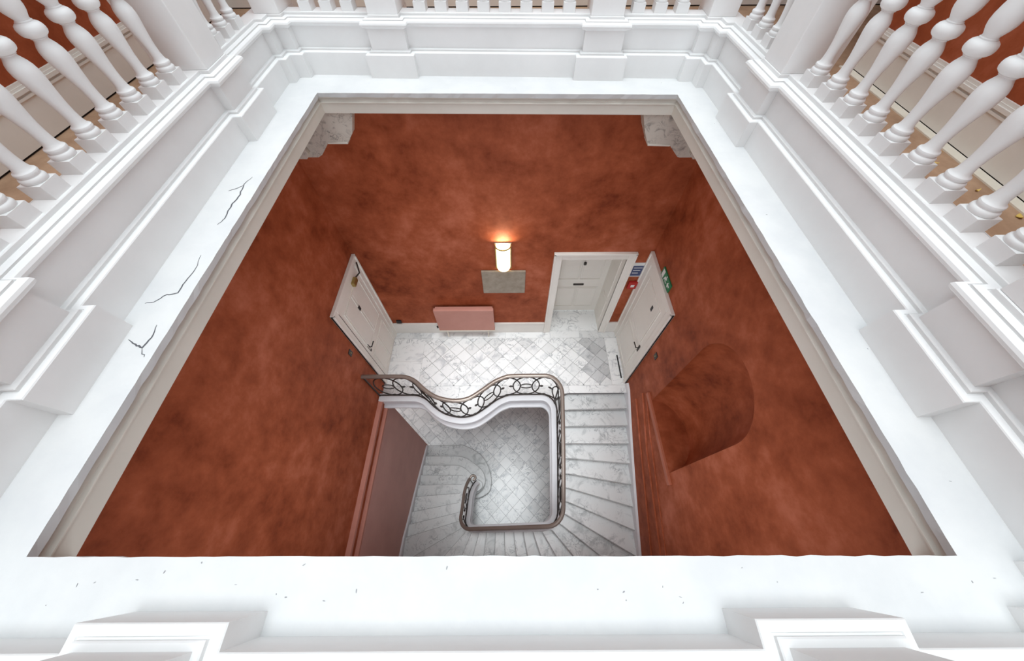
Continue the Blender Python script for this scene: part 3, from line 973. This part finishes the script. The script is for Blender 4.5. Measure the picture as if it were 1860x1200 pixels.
no = empty('fire_notice', (2.05, YB, 1.75), 'small blue and white notice on the red wall between two doorways', 'notice')
npl = by(1.935, 2.155, 1.70, 2.02, YB - 0.008, YB).build('notice_plate', 'signwhite', no)
by(1.945, 2.145, 1.72, 1.955, YB - 0.0095, YB - 0.007).build('blue_field', 'blue', npl)
for k_ in range(3):
    by(1.965, 2.10 - 0.02 * k_, 1.90 - 0.06 * k_, 1.915 - 0.06 * k_, YB - 0.0105, YB - 0.009).build('text_line', 'signwhite', npl)
al = empty('fire_alarm', (2.04, YB, 1.45), 'red fire alarm call point below the blue notice', 'alarm')
abx = by(1.975, 2.125, 1.42, 1.59, YB - 0.05, YB).build('alarm_box', 'red', al, bevel=0.008)
by(2.02, 2.08, 1.475, 1.535, YB - 0.053, YB - 0.049).build('alarm_glass', 'signwhite', abx)

def switch(x0, x1, y, z, label):
    r = empty('light_switch', (x0, y, z), label, 'switch')
    swp = MB().box(x0, x1, y - 0.04, y + 0.04, z - 0.055, z + 0.055).build('switch_plate', 'iron', r, bevel=0.003)
    sg = 1 if x1 > 0 else -1
    xx = x1 if x0 < x1 and x0 <= XL + 1e-6 else x0
    MB().box(xx - 0.006, xx + 0.006, y - 0.008, y + 0.008, z - 0.012, z + 0.012).build('toggle', 'brass', swp)
switch(XL, XL + 0.012, 2.39, 1.50, 'dark metal light switch beside the door with the brass closer')
switch(XR - 0.012, XR, 2.33, 1.45, 'dark metal light switch beside the cream two-panel door')
so = empty('wall_socket', (-2.24, YB, 0.39), 'small black socket just above the skirting of the lamp wall', 'socket')
by(-2.285, -2.195, 0.37, 0.45, YB - 0.035, YB).build('socket_plate', 'black', so, bevel=0.004)
for x in (-2.26, -2.22):
    by(x - 0.006, x + 0.006, 0.40, 0.42, YB - 0.037, YB - 0.034).build('socket_hole', 'iron', so)

# ------------------------------------------------------------------ corner corbels
def corbel(sx, xw, yf, pts, name_label):
    """pts: outline seen on the back wall plane, brought forward to the corbel's front"""
    co = empty('corbel', (xw, YB, 3.7), name_label, 'corbel', group='stepped stone corbels under the ledge')
    kf = yf / YB
    q = [(x * kf, CZ - (CZ - z) * kf) for x, z in pts]
    ztip = q[-1][1]
    poly = [(xw, ZC), (xw, ztip)] + q[::-1] + [(q[0][0], ZC)]
    ft = MB().prism_axis(poly, yf, YB, 'y').build('front_tier', 'corbel', co, bevel=0.003)
    poly = [(xw, ZC), (xw, ztip + 0.02), (xw + sx * 0.20, ztip + 0.015), (xw + sx * 0.25, ztip + 0.07), (xw + sx * 0.18, ztip + 0.24), (xw + sx * 0.16, ZC)]
    MB().prism_axis(poly, yf - 0.06, yf, 'y').build('corner_tier', 'corbel', co, bevel=0.003)
    (xa, za), (xb, zb) = q[2], q[3]
    poly = [(xa, za - 0.008), (xb, zb - 0.008), (xb, zb + 0.008), (xa, za + 0.008)]
    MB().prism_axis(poly, yf - 0.010, YB, 'y').build('lower_fillet', 'cream', ft)
corbel(1, XL, 3.60, [(-1.62, 4.20), (-1.697, 4.009), (-1.785, 3.912), (-2.002, 3.913), (-2.132, 3.778), (-2.188, 3.749)], 'stepped marble corbel in the corner over the door with brass closer')
corbel(-1, XR, 3.53, [(1.37, 4.17), (1.43, 4.02), (1.512, 3.873), (1.759, 3.864), (1.90, 3.73), (1.93, 3.721)], 'stepped marble corbel in the corner over the exit sign')

# ------------------------------------------------------------------ gallery: ledge, parapet, floor, walls
D1 = 1.45
OPEN = [(-1.762, -0.042), (1.596, -0.055), (1.545, 3.478), (-1.812, 3.556)]          # opening in the ledge (BL BR TR TL)
PLIN = [(-1.997, -0.262), (1.85, -0.262), (1.815, 3.80), (-2.150, 3.955)]             # face of the lower plinth
def unit(v):
    v = np.array(v, float)
    return v / np.hypot(*v)
def offset_poly(poly, offs):
    """poly counter-clockwise round the opening; positive offset moves away from the opening"""
    n = len(poly)
    P = [np.array(p, float) for p in poly]
    if not hasattr(offs, '__len__'): offs = [offs] * n
    lines = []
    for i in range(n):
        a, b = P[i], P[(i + 1) % n]
        t = unit(b - a)
        nrm = np.array([t[1], -t[0]])
        lines.append((a + nrm * offs[i], t))
    out = []
    for i in range(n):
        (p, t), (q, u) = lines[i - 1], lines[i]
        den = t[0] * u[1] - t[1] * u[0]
        w = q - p
        k_ = (w[0] * u[1] - w[1] * u[0]) / den
        out.append(tuple(p + t * k_))
    return out

def ring_sweep(base, prof, name, mat, par=None, smooth=0, **kw):
    nfr = len(fr) + 1 if name == 'parapet_face' else 0
    loops = [[(x, y, z) for x, y in offset_poly(base, [o + (0.03 if k_ < nfr and z > CZ - 1.091 else 0) for k_ in range(len(base))])] for o, z in prof]
    n = len(base)
    vs = [p for l in loops for p in l]
    fs = []
    for i in range(len(loops) - 1):
        for k_ in range(n):
            fs.append((i * n + k_, i * n + (k_ + 1) % n, (i + 1) * n + (k_ + 1) % n, (i + 1) * n + k_))
    return MB().add(vs, fs).build(name, mat, par, smooth=smooth, recalc=False, origin=None, **kw)

# lower cornice band below the ledge, ledge top
ledge = empty('trim_1', (0, 1.75, CZ - D1 - 0.19), 'broad white painted ledge framing the stairwell opening', 'ledge', kind='structure')
zl = CZ - D1
# jittered lip: subdivide every side
def subdiv(poly, step, jit, seed=3):
    out = []
    rnd = random.Random(seed)
    for i in range(len(poly)):
        a, b = np.array(poly[i]), np.array(poly[(i + 1) % len(poly)])
        n = 64
        t = unit(b - a)
        nr = np.array([t[1], -t[0]])
        for k_ in range(n):
            p = a + (b - a) * k_ / n
            if 0 < k_:
                p = p + nr * rnd.gauss(0, jit)
            out.append(tuple(p))
    return out
def ring2(loopA, zA, loopB, zB):
    n = len(loopA)
    vs = [(x, y, zA) for x, y in loopA] + [(x, y, zB) for x, y in loopB]
    return vs, [(k_, (k_ + 1) % n, n + (k_ + 1) % n, n + k_) for k_ in range(n)]
lipT = subdiv(OPEN, 0.07, 0.0011)
lipB = subdiv(offset_poly(OPEN, 0.004), 0.07, 0.0022, 5)
outer_open = offset_poly(PLIN, 0.03)
outer_sub = []
for i in range(4):
    a, b = np.array(outer_open[i]), np.array(outer_open[(i + 1) % 4])
    n = 64
    outer_sub += [tuple(a + (b - a) * k_ / n) for k_ in range(n)]
m = MB()
m.add(*ring2(lipT, zl, outer_sub, zl))
m.add(*ring2(lipT, zl, lipB, zl - 0.038))
rec = subdiv(offset_poly(OPEN, 0.03), 0.07, 0.0)
m.add(*ring2(lipB, zl - 0.038, rec, zl - 0.04))
m.build('ledge_top', 'ledge', ledge, recalc=False, origin=None)
ring_sweep(OPEN, [(0.030, zl - 0.038), (0.034, zl - 0.06), (0.026, zl - 0.075), (0.012, zl - 0.085), (0.012, zl - 0.092), (0.022, zl - 0.095), (0.022, ZC + 0.0), (0.15, ZC)], 'ledge_fascia', 'cream', ledge, smooth=25)

# ceiling of the stairwell between fascia and walls
def ringface(inner, outer, z, name, mat, **kw):
    vs, fs = holed([outer, inner], lambda x, y: (x, y, z))
    return MB().add(vs, fs).build(name, mat, recalc=False, origin=None, **kw)
ringface(offset_poly(OPEN, 0.14), [(XL - 0.02, YF - 0.02), (XR + 0.02, YF - 0.02), (XR + 0.02, YB + 0.02), (XL - 0.02, YB + 0.02)], ZC, 'ceiling', 'cream', kind='structure', label='cream stairwell ceiling around the opening', cat='ceiling')

# cracks and chips on the ledge
def ribbon(pts, w, name, mat='crack', z=None):
    z = zl + 0.0012 if z is None else z
    n = len(pts)
    vs, fs = [], []
    for i, p in enumerate(pts):
        a = np.array(pts[max(i - 1, 0)]); b = np.array(pts[min(i + 1, n - 1)])
        t = unit(b - a)
        nr = np.array([-t[1], t[0]])
        ww = w * (0.15 + 0.85 * math.sin(math.pi * (i + 0.3) / n))
        q = np.array(p)
        for sgn in (-1, 1):
            e_ = q + nr * ww * sgn
            vs.append((*e_, z))
        for sgn in (-1, 1):
            e_ = q + nr * ww * sgn
            vs.append((*e_, z - 0.003))
    for i in range(n - 1):
        o_ = 4 * i
        fs += [(o_, o_ + 4, o_ + 5, o_ + 1), (o_, o_ + 2, o_ + 6, o_ + 4), (o_ + 1, o_ + 5, o_ + 7, o_ + 3)]
    MB().add(vs, fs).build(name, mat, ledge)
def wiggle(pts, n=4, j=0.004, seed=1):
    rnd = random.Random(seed)
    out = []
    for a, b in zip(pts[:-1], pts[1:]):
        for k_ in range(n):
            t = k_ / n
            out.append((a[0] + (b[0] - a[0]) * t + rnd.gauss(0, j if k_ else 0), a[1] + (b[1] - a[1]) * t + rnd.gauss(0, j if k_ else 0)))
    out.append(pts[-1])
    return out
ribbon(wiggle([(-1.881, 2.243), (-1.905, 2.156), (-1.882, 2.041), (-1.895, 1.942), (-1.877, 1.793), (-1.897, 1.733)]), 0.0045, 'crack')
ribbon(wiggle([(-1.90, 2.145), (-1.983, 2.083)], seed=2), 0.003, 'crack')
ribbon(wiggle([(-1.87, 1.462), (-1.848, 1.351), (-1.856, 1.253), (-1.856, 1.173), (-1.91, 1.161), (-1.953, 1.11), (-1.998, 1.102)], seed=3, j=0.002), 0.0034, 'crack')
ribbon(wiggle([(-1.853, 0.96), (-1.837, 0.882), (-1.85, 0.823), (-1.895, 0.844), (-1.948, 0.872)], seed=4, j=0.002), 0.0046, 'crack')
ribbon(wiggle([(-1.85, 0.823), (-1.81, 0.771)], seed=5), 0.002, 'crack')
rnd = random.Random(11)
def in_ledge(x, y):
    def inside(poly):
        c = True
        for i in range(4):
            a, b = poly[i], poly[(i + 1) % 4]
            if (b[0] - a[0]) * (y - a[1]) - (b[1] - a[1]) * (x - a[0]) < 0: c = False
        return c
    return inside(offset_poly(PLIN, -0.08)) and not inside(offset_poly(OPEN, 0.015))
cnt = 0
while cnt < 34:
    x, y = rnd.uniform(-2.0, 1.8), rnd.choice((rnd.uniform(-0.25, 0.0), rnd.uniform(-0.25, 3.8)))
    if not in_ledge(x, y): continue
    a = rnd.uniform(0, 6.28)
    l_ = rnd.uniform(0.003, 0.012)
    ribbon([(x, y), (x + l_ * 0.5 * math.cos(a), y + l_ * 0.5 * math.sin(a)), (x + l_ * math.cos(a), y + l_ * math.sin(a))], rnd.uniform(0.0008, 0.0022), 'chip', 'speck')
    cnt += 1

# plan line of the parapet with its pilasters and corner piers
PR = 0.065
def side_line(i, breaks, tp=0.19):
    """vertices along side i (counter-clockwise) in local t, with pilasters [t0,t1]"""
    a, b = np.array(PLIN[i]), np.array(PLIN[(i + 1) % 4])
    t = unit(b - a)
    inn = np.array([-t[1], t[0]])
    Ls = np.hypot(*(b - a))
    def P(u, p): return tuple(a + t * u + inn * p)
    out = [P(tp, PR), P(tp, 0)]
    for t0, t1 in breaks:
        out += [P(t0, 0), P(t0, PR), P(t1, PR), P(t1, 0)]
    out += [P(Ls - tp, 0), P(Ls - tp, PR)]
    return out, P, Ls
fr, FP, FL = side_line(0, [(1.997 - 1.274, 1.997 - 0.828), (1.997 + 0.701, 1.997 + 1.135)])
ri, RP, RL = side_line(1, [(0.45 + 0.262, 0.90 + 0.262), (2.60 + 0.262, 3.06 + 0.262)])
ba, BP, BL_ = side_line(2, [(1.815 - 1.084, 1.815 - 0.613), (1.815 + 0.904, 1.815 + 1.36)])
le, LP, LL = side_line(3, [(3.955 - 3.198, 3.955 - 2.723), (3.955 - 0.951, 3.955 - 0.48)])
inner_c = offset_poly(PLIN, -PR)
face = [inner_c[0]] + fr + [inner_c[1]] + ri + [inner_c[2]] + ba + [inner_c[3]] + le
def zz(d): return CZ - d
PROF = [(0.0, zz(1.452)), (0.0, zz(1.270)), (0.003, zz(1.265)), (0.028, zz(1.261)), (0.031, zz(1.266)), (0.036, zz(1.266)), (0.036, zz(1.251)), (0.040, zz(1.247)), (0.058, zz(1.245)),
        (0.058, zz(1.092)), (0.050, zz(1.085)), (0.034, zz(1.078)), (0.022, zz(1.068)), (0.018, zz(1.056)), (0.022, zz(1.044)), (0.032, zz(1.035)), (0.043, zz(1.032)),
        (0.045, zz(1.040)), (0.051, zz(1.040)), (0.051, zz(1.027)), (0.080, zz(1.021)), (0.082, zz(1.027)), (0.088, zz(1.027)), (0.089, zz(1.006)), (0.092, zz(1.003)), (0.22, zz(1.003))]
parapet = empty('trim_2', (0, 1.8, zl), 'white moulded parapet plinth with pilasters around the opening', 'parapet', kind='structure')
ring_sweep(face, PROF, 'parapet_face', 'white', parapet, smooth=28)
DG = 1.25
vs_, fs_ = holed([offset_poly(PLIN, 0.215), offset_poly(PLIN, 0.10)], lambda x, y: (x, y, zz(1.0034)))
MB().add(vs_, fs_).build('parapet_top', 'white', parapet, recalc=False, origin=None)
back_poly = offset_poly(PLIN, 0.215)
ring_sweep(back_poly, [(-0.002, zz(1.003)), (0.0, zz(1.003)), (0.0, zz(DG) - 0.02)], 'parapet_back', 'white', parapet)

# gallery floor and walls
GX0, GX1, GY0, GY1, GZ = -3.21, 2.98, -1.9, 5.15, 8.0
ringface(offset_poly(PLIN, 0.12), [(GX0 - 0.4, GY0), (GX1 + 1.6, GY0), (GX1 + 1.6, GY1), (GX0 - 0.4, GY1)], zz(DG), 'floor_gallery', 'carpet', kind='structure', label='brown gallery floor behind the balusters', cat='floor')
def quad(*p): return MB().add(p, [(0, 1, 2, 3)])
zf = zz(DG)
quad((GX0, GY0, zf), (GX0, GY1, zf), (GX0, GY1, GZ), (GX0, GY0, GZ)).build('wall_gallery_left', 'plaster', kind='structure', label='red gallery wall behind the balustrade on the cracked ledge side', cat='wall', recalc=False, origin=None)
YR = 3.5
gr = quad((GX1, GY0, zf), (GX1, YR, zf), (GX1, YR, GZ), (GX1, GY0, GZ))
gr.add([(GX1, YR, zf), (GX1 + 1.5, YR, zf), (GX1 + 1.5, YR, GZ), (GX1, YR, GZ)], [(0, 1, 2, 3)])
gr.add([(GX1 + 1.5, YR, zf), (GX1 + 1.5, GY1, zf), (GX1 + 1.5, GY1, GZ), (GX1 + 1.5, YR, GZ)], [(0, 1, 2, 3)])
gr.build('wall_gallery_right', 'plaster', kind='structure', label='red gallery wall above the cream floor strip', cat='wall', recalc=False, origin=None)
quad((GX0, GY1, zf), (GX1 + 1.5, GY1, zf), (GX1 + 1.5, GY1, GZ), (GX0, GY1, GZ)).build('wall_gallery_back', 'plaster', kind='structure', label='red gallery wall behind the far balustrade', cat='wall', recalc=False, origin=None)
quad((GX0, GY0, zf), (GX1, GY0, zf), (GX1, GY0, GZ), (GX0, GY0, GZ)).build('wall_gallery_front', 'plaster', kind='structure', label='red gallery wall on the near side of the opening', cat='wall', recalc=False, origin=None)
ringface([(SKY[0], SKY[2]), (SKY[1], SKY[2]), (SKY[1], SKY[3]), (SKY[0], SKY[3])], [(GX0 - 0.1, GY0 - 0.1), (GX1 + 1.6, GY0 - 0.1), (GX1 + 1.6, GY1 + 0.1), (GX0 - 0.1, GY1 + 0.1)], GZ, 'ceiling_gallery', 'white', kind='structure', label='white gallery ceiling around the rooflight', cat='ceiling')

def skirting(name, label, fn, length):
    """fn(along0, along1, z0, z1, out) -> MB"""
    r = empty(name, (0, 0, zf), label, 'skirting', kind='structure')
    fn(0.012, 0.215, 0.022).build('skirting_board', 'skirt', r)
    for z0, z1, d in ((0.215, 0.228, 0.03), (0.228, 0.242, 0.02), (0.242, 0.262, 0.034), (0.262, 0.275, 0.022), (0.275, 0.292, 0.016)):
        fn(z0, z1, d).build('skirting_moulding', 'skirt', r)
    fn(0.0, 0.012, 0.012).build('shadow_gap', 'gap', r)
skirting('baseboard_left', 'cream moulded skirting on the gallery wall of the cracked ledge side', lambda a, b, d: MB().box(GX0, GX0 + d, GY0, GY1, zf + a, zf + b), 0)
skirting('baseboard_right', 'cream moulded skirting on the gallery wall above the cream floor strip', lambda a, b, d: MB().box(GX1 - d, GX1, GY0, YR, zf + a, zf + b), 0)
skirting('baseboard_far', 'cream moulded skirting behind the far balustrade', lambda a, b, d: MB().box(GX0, GX1 + 1.5, GY1 - d, GY1, zf + a, zf + b), 0)
MB().box(GX1 - 0.10, GX1 - 0.025, GY0, YR, zf, zf + 0.008).build('trim_3', 'strip', kind='structure', label='cream painted strip on the gallery floor beside the skirting', cat='strip')

# ------------------------------------------------------------------ balusters
ZB = zz(1.003)
half = [(0.049, 0.055), (0.0515, 0.061), (0.0525, 0.068), (0.0515, 0.075), (0.047, 0.081), (0.043, 0.083), (0.043, 0.088), (0.046, 0.092), (0.047, 0.098), (0.045, 0.104), (0.039, 0.108), (0.035, 0.112),
        (0.031, 0.125), (0.029, 0.145), (0.029, 0.17), (0.031, 0.205), (0.0365, 0.245), (0.0435, 0.285), (0.0485, 0.315), (0.0505, 0.34), (0.0485, 0.362), (0.0425, 0.38), (0.035, 0.393), (0.030, 0.402), (0.0295, 0.408),
        (0.034, 0.411), (0.034, 0.415), (0.041, 0.418), (0.049, 0.424), (0.054, 0.433)]
BH = 0.068
half = [(r, BH + (h - 0.055) * (0.443 - BH) / (0.443 - 0.055)) for r, h in half]
prof = half + [(0.0555, 0.443)] + [(r, 0.886 - h) for r, h in half[::-1]]
def baluster_mesh():
    m = MB()
    m.box(-0.0525, 0.0525, -0.0525, 0.0525, 0, BH)
    m.box(-0.0525, 0.0525, -0.0525, 0.0525, 0.886 - BH, 0.886)
    m.lathe(prof, 22)
    return m
BAL_O = 0.158                      # centre line of balusters behind the plinth face
bal_proto = None
def add_baluster(par, x, y, ang):
    global bal_proto
    if bal_proto is None:
        bal_proto = baluster_mesh().build('baluster', 'white', None, smooth=32, origin=(0, 0, 0))
        o = bal_proto
        o.location = (x, y, ZB)
        parent(o, par)
    else:
        o = copy_part(bal_proto, par, (x, y, ZB))
    o.rotation_euler = (0, 0, ang)

def balustrade(P, Ls, name_label, i, pil, bays, zone=None, corner_posts=()):
    a, b = np.array(PLIN[i]), np.array(PLIN[(i + 1) % 4])
    t = unit(b - a)
    ang = math.atan2(t[1], t[0])
    c = P(Ls / 2, -BAL_O)
    root = empty('balustrade', (c[0], c[1], ZB), name_label, 'balustrade')
    for us in bays:
        for u in us:
            x, y = P(u, -BAL_O)
            add_baluster(root, x, y, ang)
    sh = 0.094
    for t0, t1 in pil:
        poly = [P(t0 + sh, -0.095 + PR), P(t1 - sh, -0.095 + PR), P(t1 - sh, -0.36), P(t0 + sh, -0.36)]
        MB().prism(poly, ZB - 0.0, ZB + 0.886).build('post', 'white', root, bevel=0.004)
        lowp = [P(t0 + sh, -0.20), P(t1 - sh, -0.20), P(t1 - sh, -0.37), P(t0 + sh, -0.37)]
        MB().prism(lowp, zf, ZB).build('post_base', 'white', root)
    for u0, u1 in corner_posts:
        poly = [P(u0, -0.095 + PR), P(u1, -0.095 + PR), P(u1, -0.32), P(u0, -0.32)]
        MB().prism(poly, ZB, ZB + 0.886).build('post', 'white', root, bevel=0.004)
        lowp = [P(u0, -0.20), P(u1, -0.20), P(u1, -0.33), P(u0, -0.33)]
        MB().prism(lowp, zf, ZB).build('post_base', 'white', root)
    # handrail: stepped coping
    for o0, o1, z0, z1 in ((0.095, 0.225, 0.886, 0.91), (0.075, 0.245, 0.91, 0.945), (0.09, 0.23, 0.945, 0.965)):
        poly = [P(0.02, -o0), P(Ls - 0.02, -o0), P(Ls - 0.02, -o1), P(0.02, -o1)]
        MB().prism(poly, ZB + z0, ZB + z1).build('handrail', 'white', root, bevel=0.005)
    return root
def lin(c, sp, n): return [c + sp * (k_ - (n - 1) / 2) for k_ in range(n)]
# right side: t = y + 0.262 ; back: t = 1.815 - x ; left: t = 3.955 - y
balustrade(RP, RL, 'white turned balustrade beside the cream floor strip', 1, [(0.712, 1.162), (2.862, 3.322)],
           [lin(1.755 + 0.262, 0.195, 9), lin(3.36 + 0.262, 0.185, 3), lin(0.42, 0.19, 3)])
balustrade(BP, BL_, 'white turned balustrade on the far side of the opening', 2, [(0.731, 1.202), (2.719, 3.175)],
           [lin(1.815 + 0.147, 0.19, 8), lin(0.50, 0.19, 3), lin(3.47, 0.19, 3)], corner_posts=[(-0.14, 0.095), (BL_ - 0.095, BL_ + 0.14)])
balustrade(LP, LL, 'white turned balustrade above the cracked ledge', 3, [(0.757, 1.232), (3.004, 3.475)],
           [lin(3.955 - 1.837, 0.2, 9), lin(3.955 - 3.46, 0.185, 3), lin(3.76, 0.19, 2)])

# ------------------------------------------------------------------ debris on the gallery floor
def flake(x, y, l_, w, a, seed):
    lab = 'long curled yellow leaf on the brown gallery floor' if l_ > 0.07 else ('broad yellow leaf lying beside the square post on the gallery floor' if w > 0.0155 else 'small yellow leaf scrap on the brown gallery floor')
    rnd = random.Random(seed)
    n = 7
    top, bot = [], []
    for k_ in range(n):
        t = k_ / (n - 1)
        cx, cy = x + (t - 0.5) * l_ * math.cos(a), y + (t - 0.5) * l_ * math.sin(a)
        ww = w * math.sin(math.pi * (0.08 + 0.84 * t)) * rnd.uniform(0.8, 1.15)
        zc = zf + 0.004 + 0.012 * abs(t - 0.5) * 2 * rnd.uniform(0.6, 1.0)
        top.append((cx - ww * math.sin(a), cy + ww * math.cos(a), zc))
        bot.append((cx + ww * math.sin(a), cy - ww * math.cos(a), zc))
    vs = top + bot + [(p[0], p[1], p[2] - 0.003) for p in top + bot]
    fs = []
    for k_ in range(n - 1):
        fs += [(k_, k_ + 1, n + k_ + 1, n + k_), (2 * n + k_, 2 * n + k_ + 1, 3 * n + k_ + 1, 3 * n + k_), (k_, k_ + 1, 2 * n + k_ + 1, 2 * n + k_), (n + k_, n + k_ + 1, 3 * n + k_ + 1, 3 * n + k_)]
    fs += [(0, n, 3 * n, 2 * n), (n - 1, 2 * n - 1, 4 * n - 1, 3 * n - 1)]
    MB().add(vs, fs).build('fallen_leaf', 'flake', label=lab, cat='leaf', group='fallen leaves on the gallery floor')
for k_, (x, y, l_, w, a) in enumerate([(2.705, 2.047, 0.075, 0.012, 2.3), (2.83, 1.985, 0.03, 0.012, 0.4), (2.838, 1.513, 0.04, 0.015, 1.1), (2.787, 2.687, 0.06, 0.016, 2.0), (2.80, 2.415, 0.04, 0.012, 0.8), (2.73, 1.30, 0.04, 0.014, 0.2), (2.84, 2.16, 0.03, 0.009, 1.5), (2.78, 1.75, 0.028, 0.008, 0.2)]):
    flake(x, y, l_, w, a, k_)
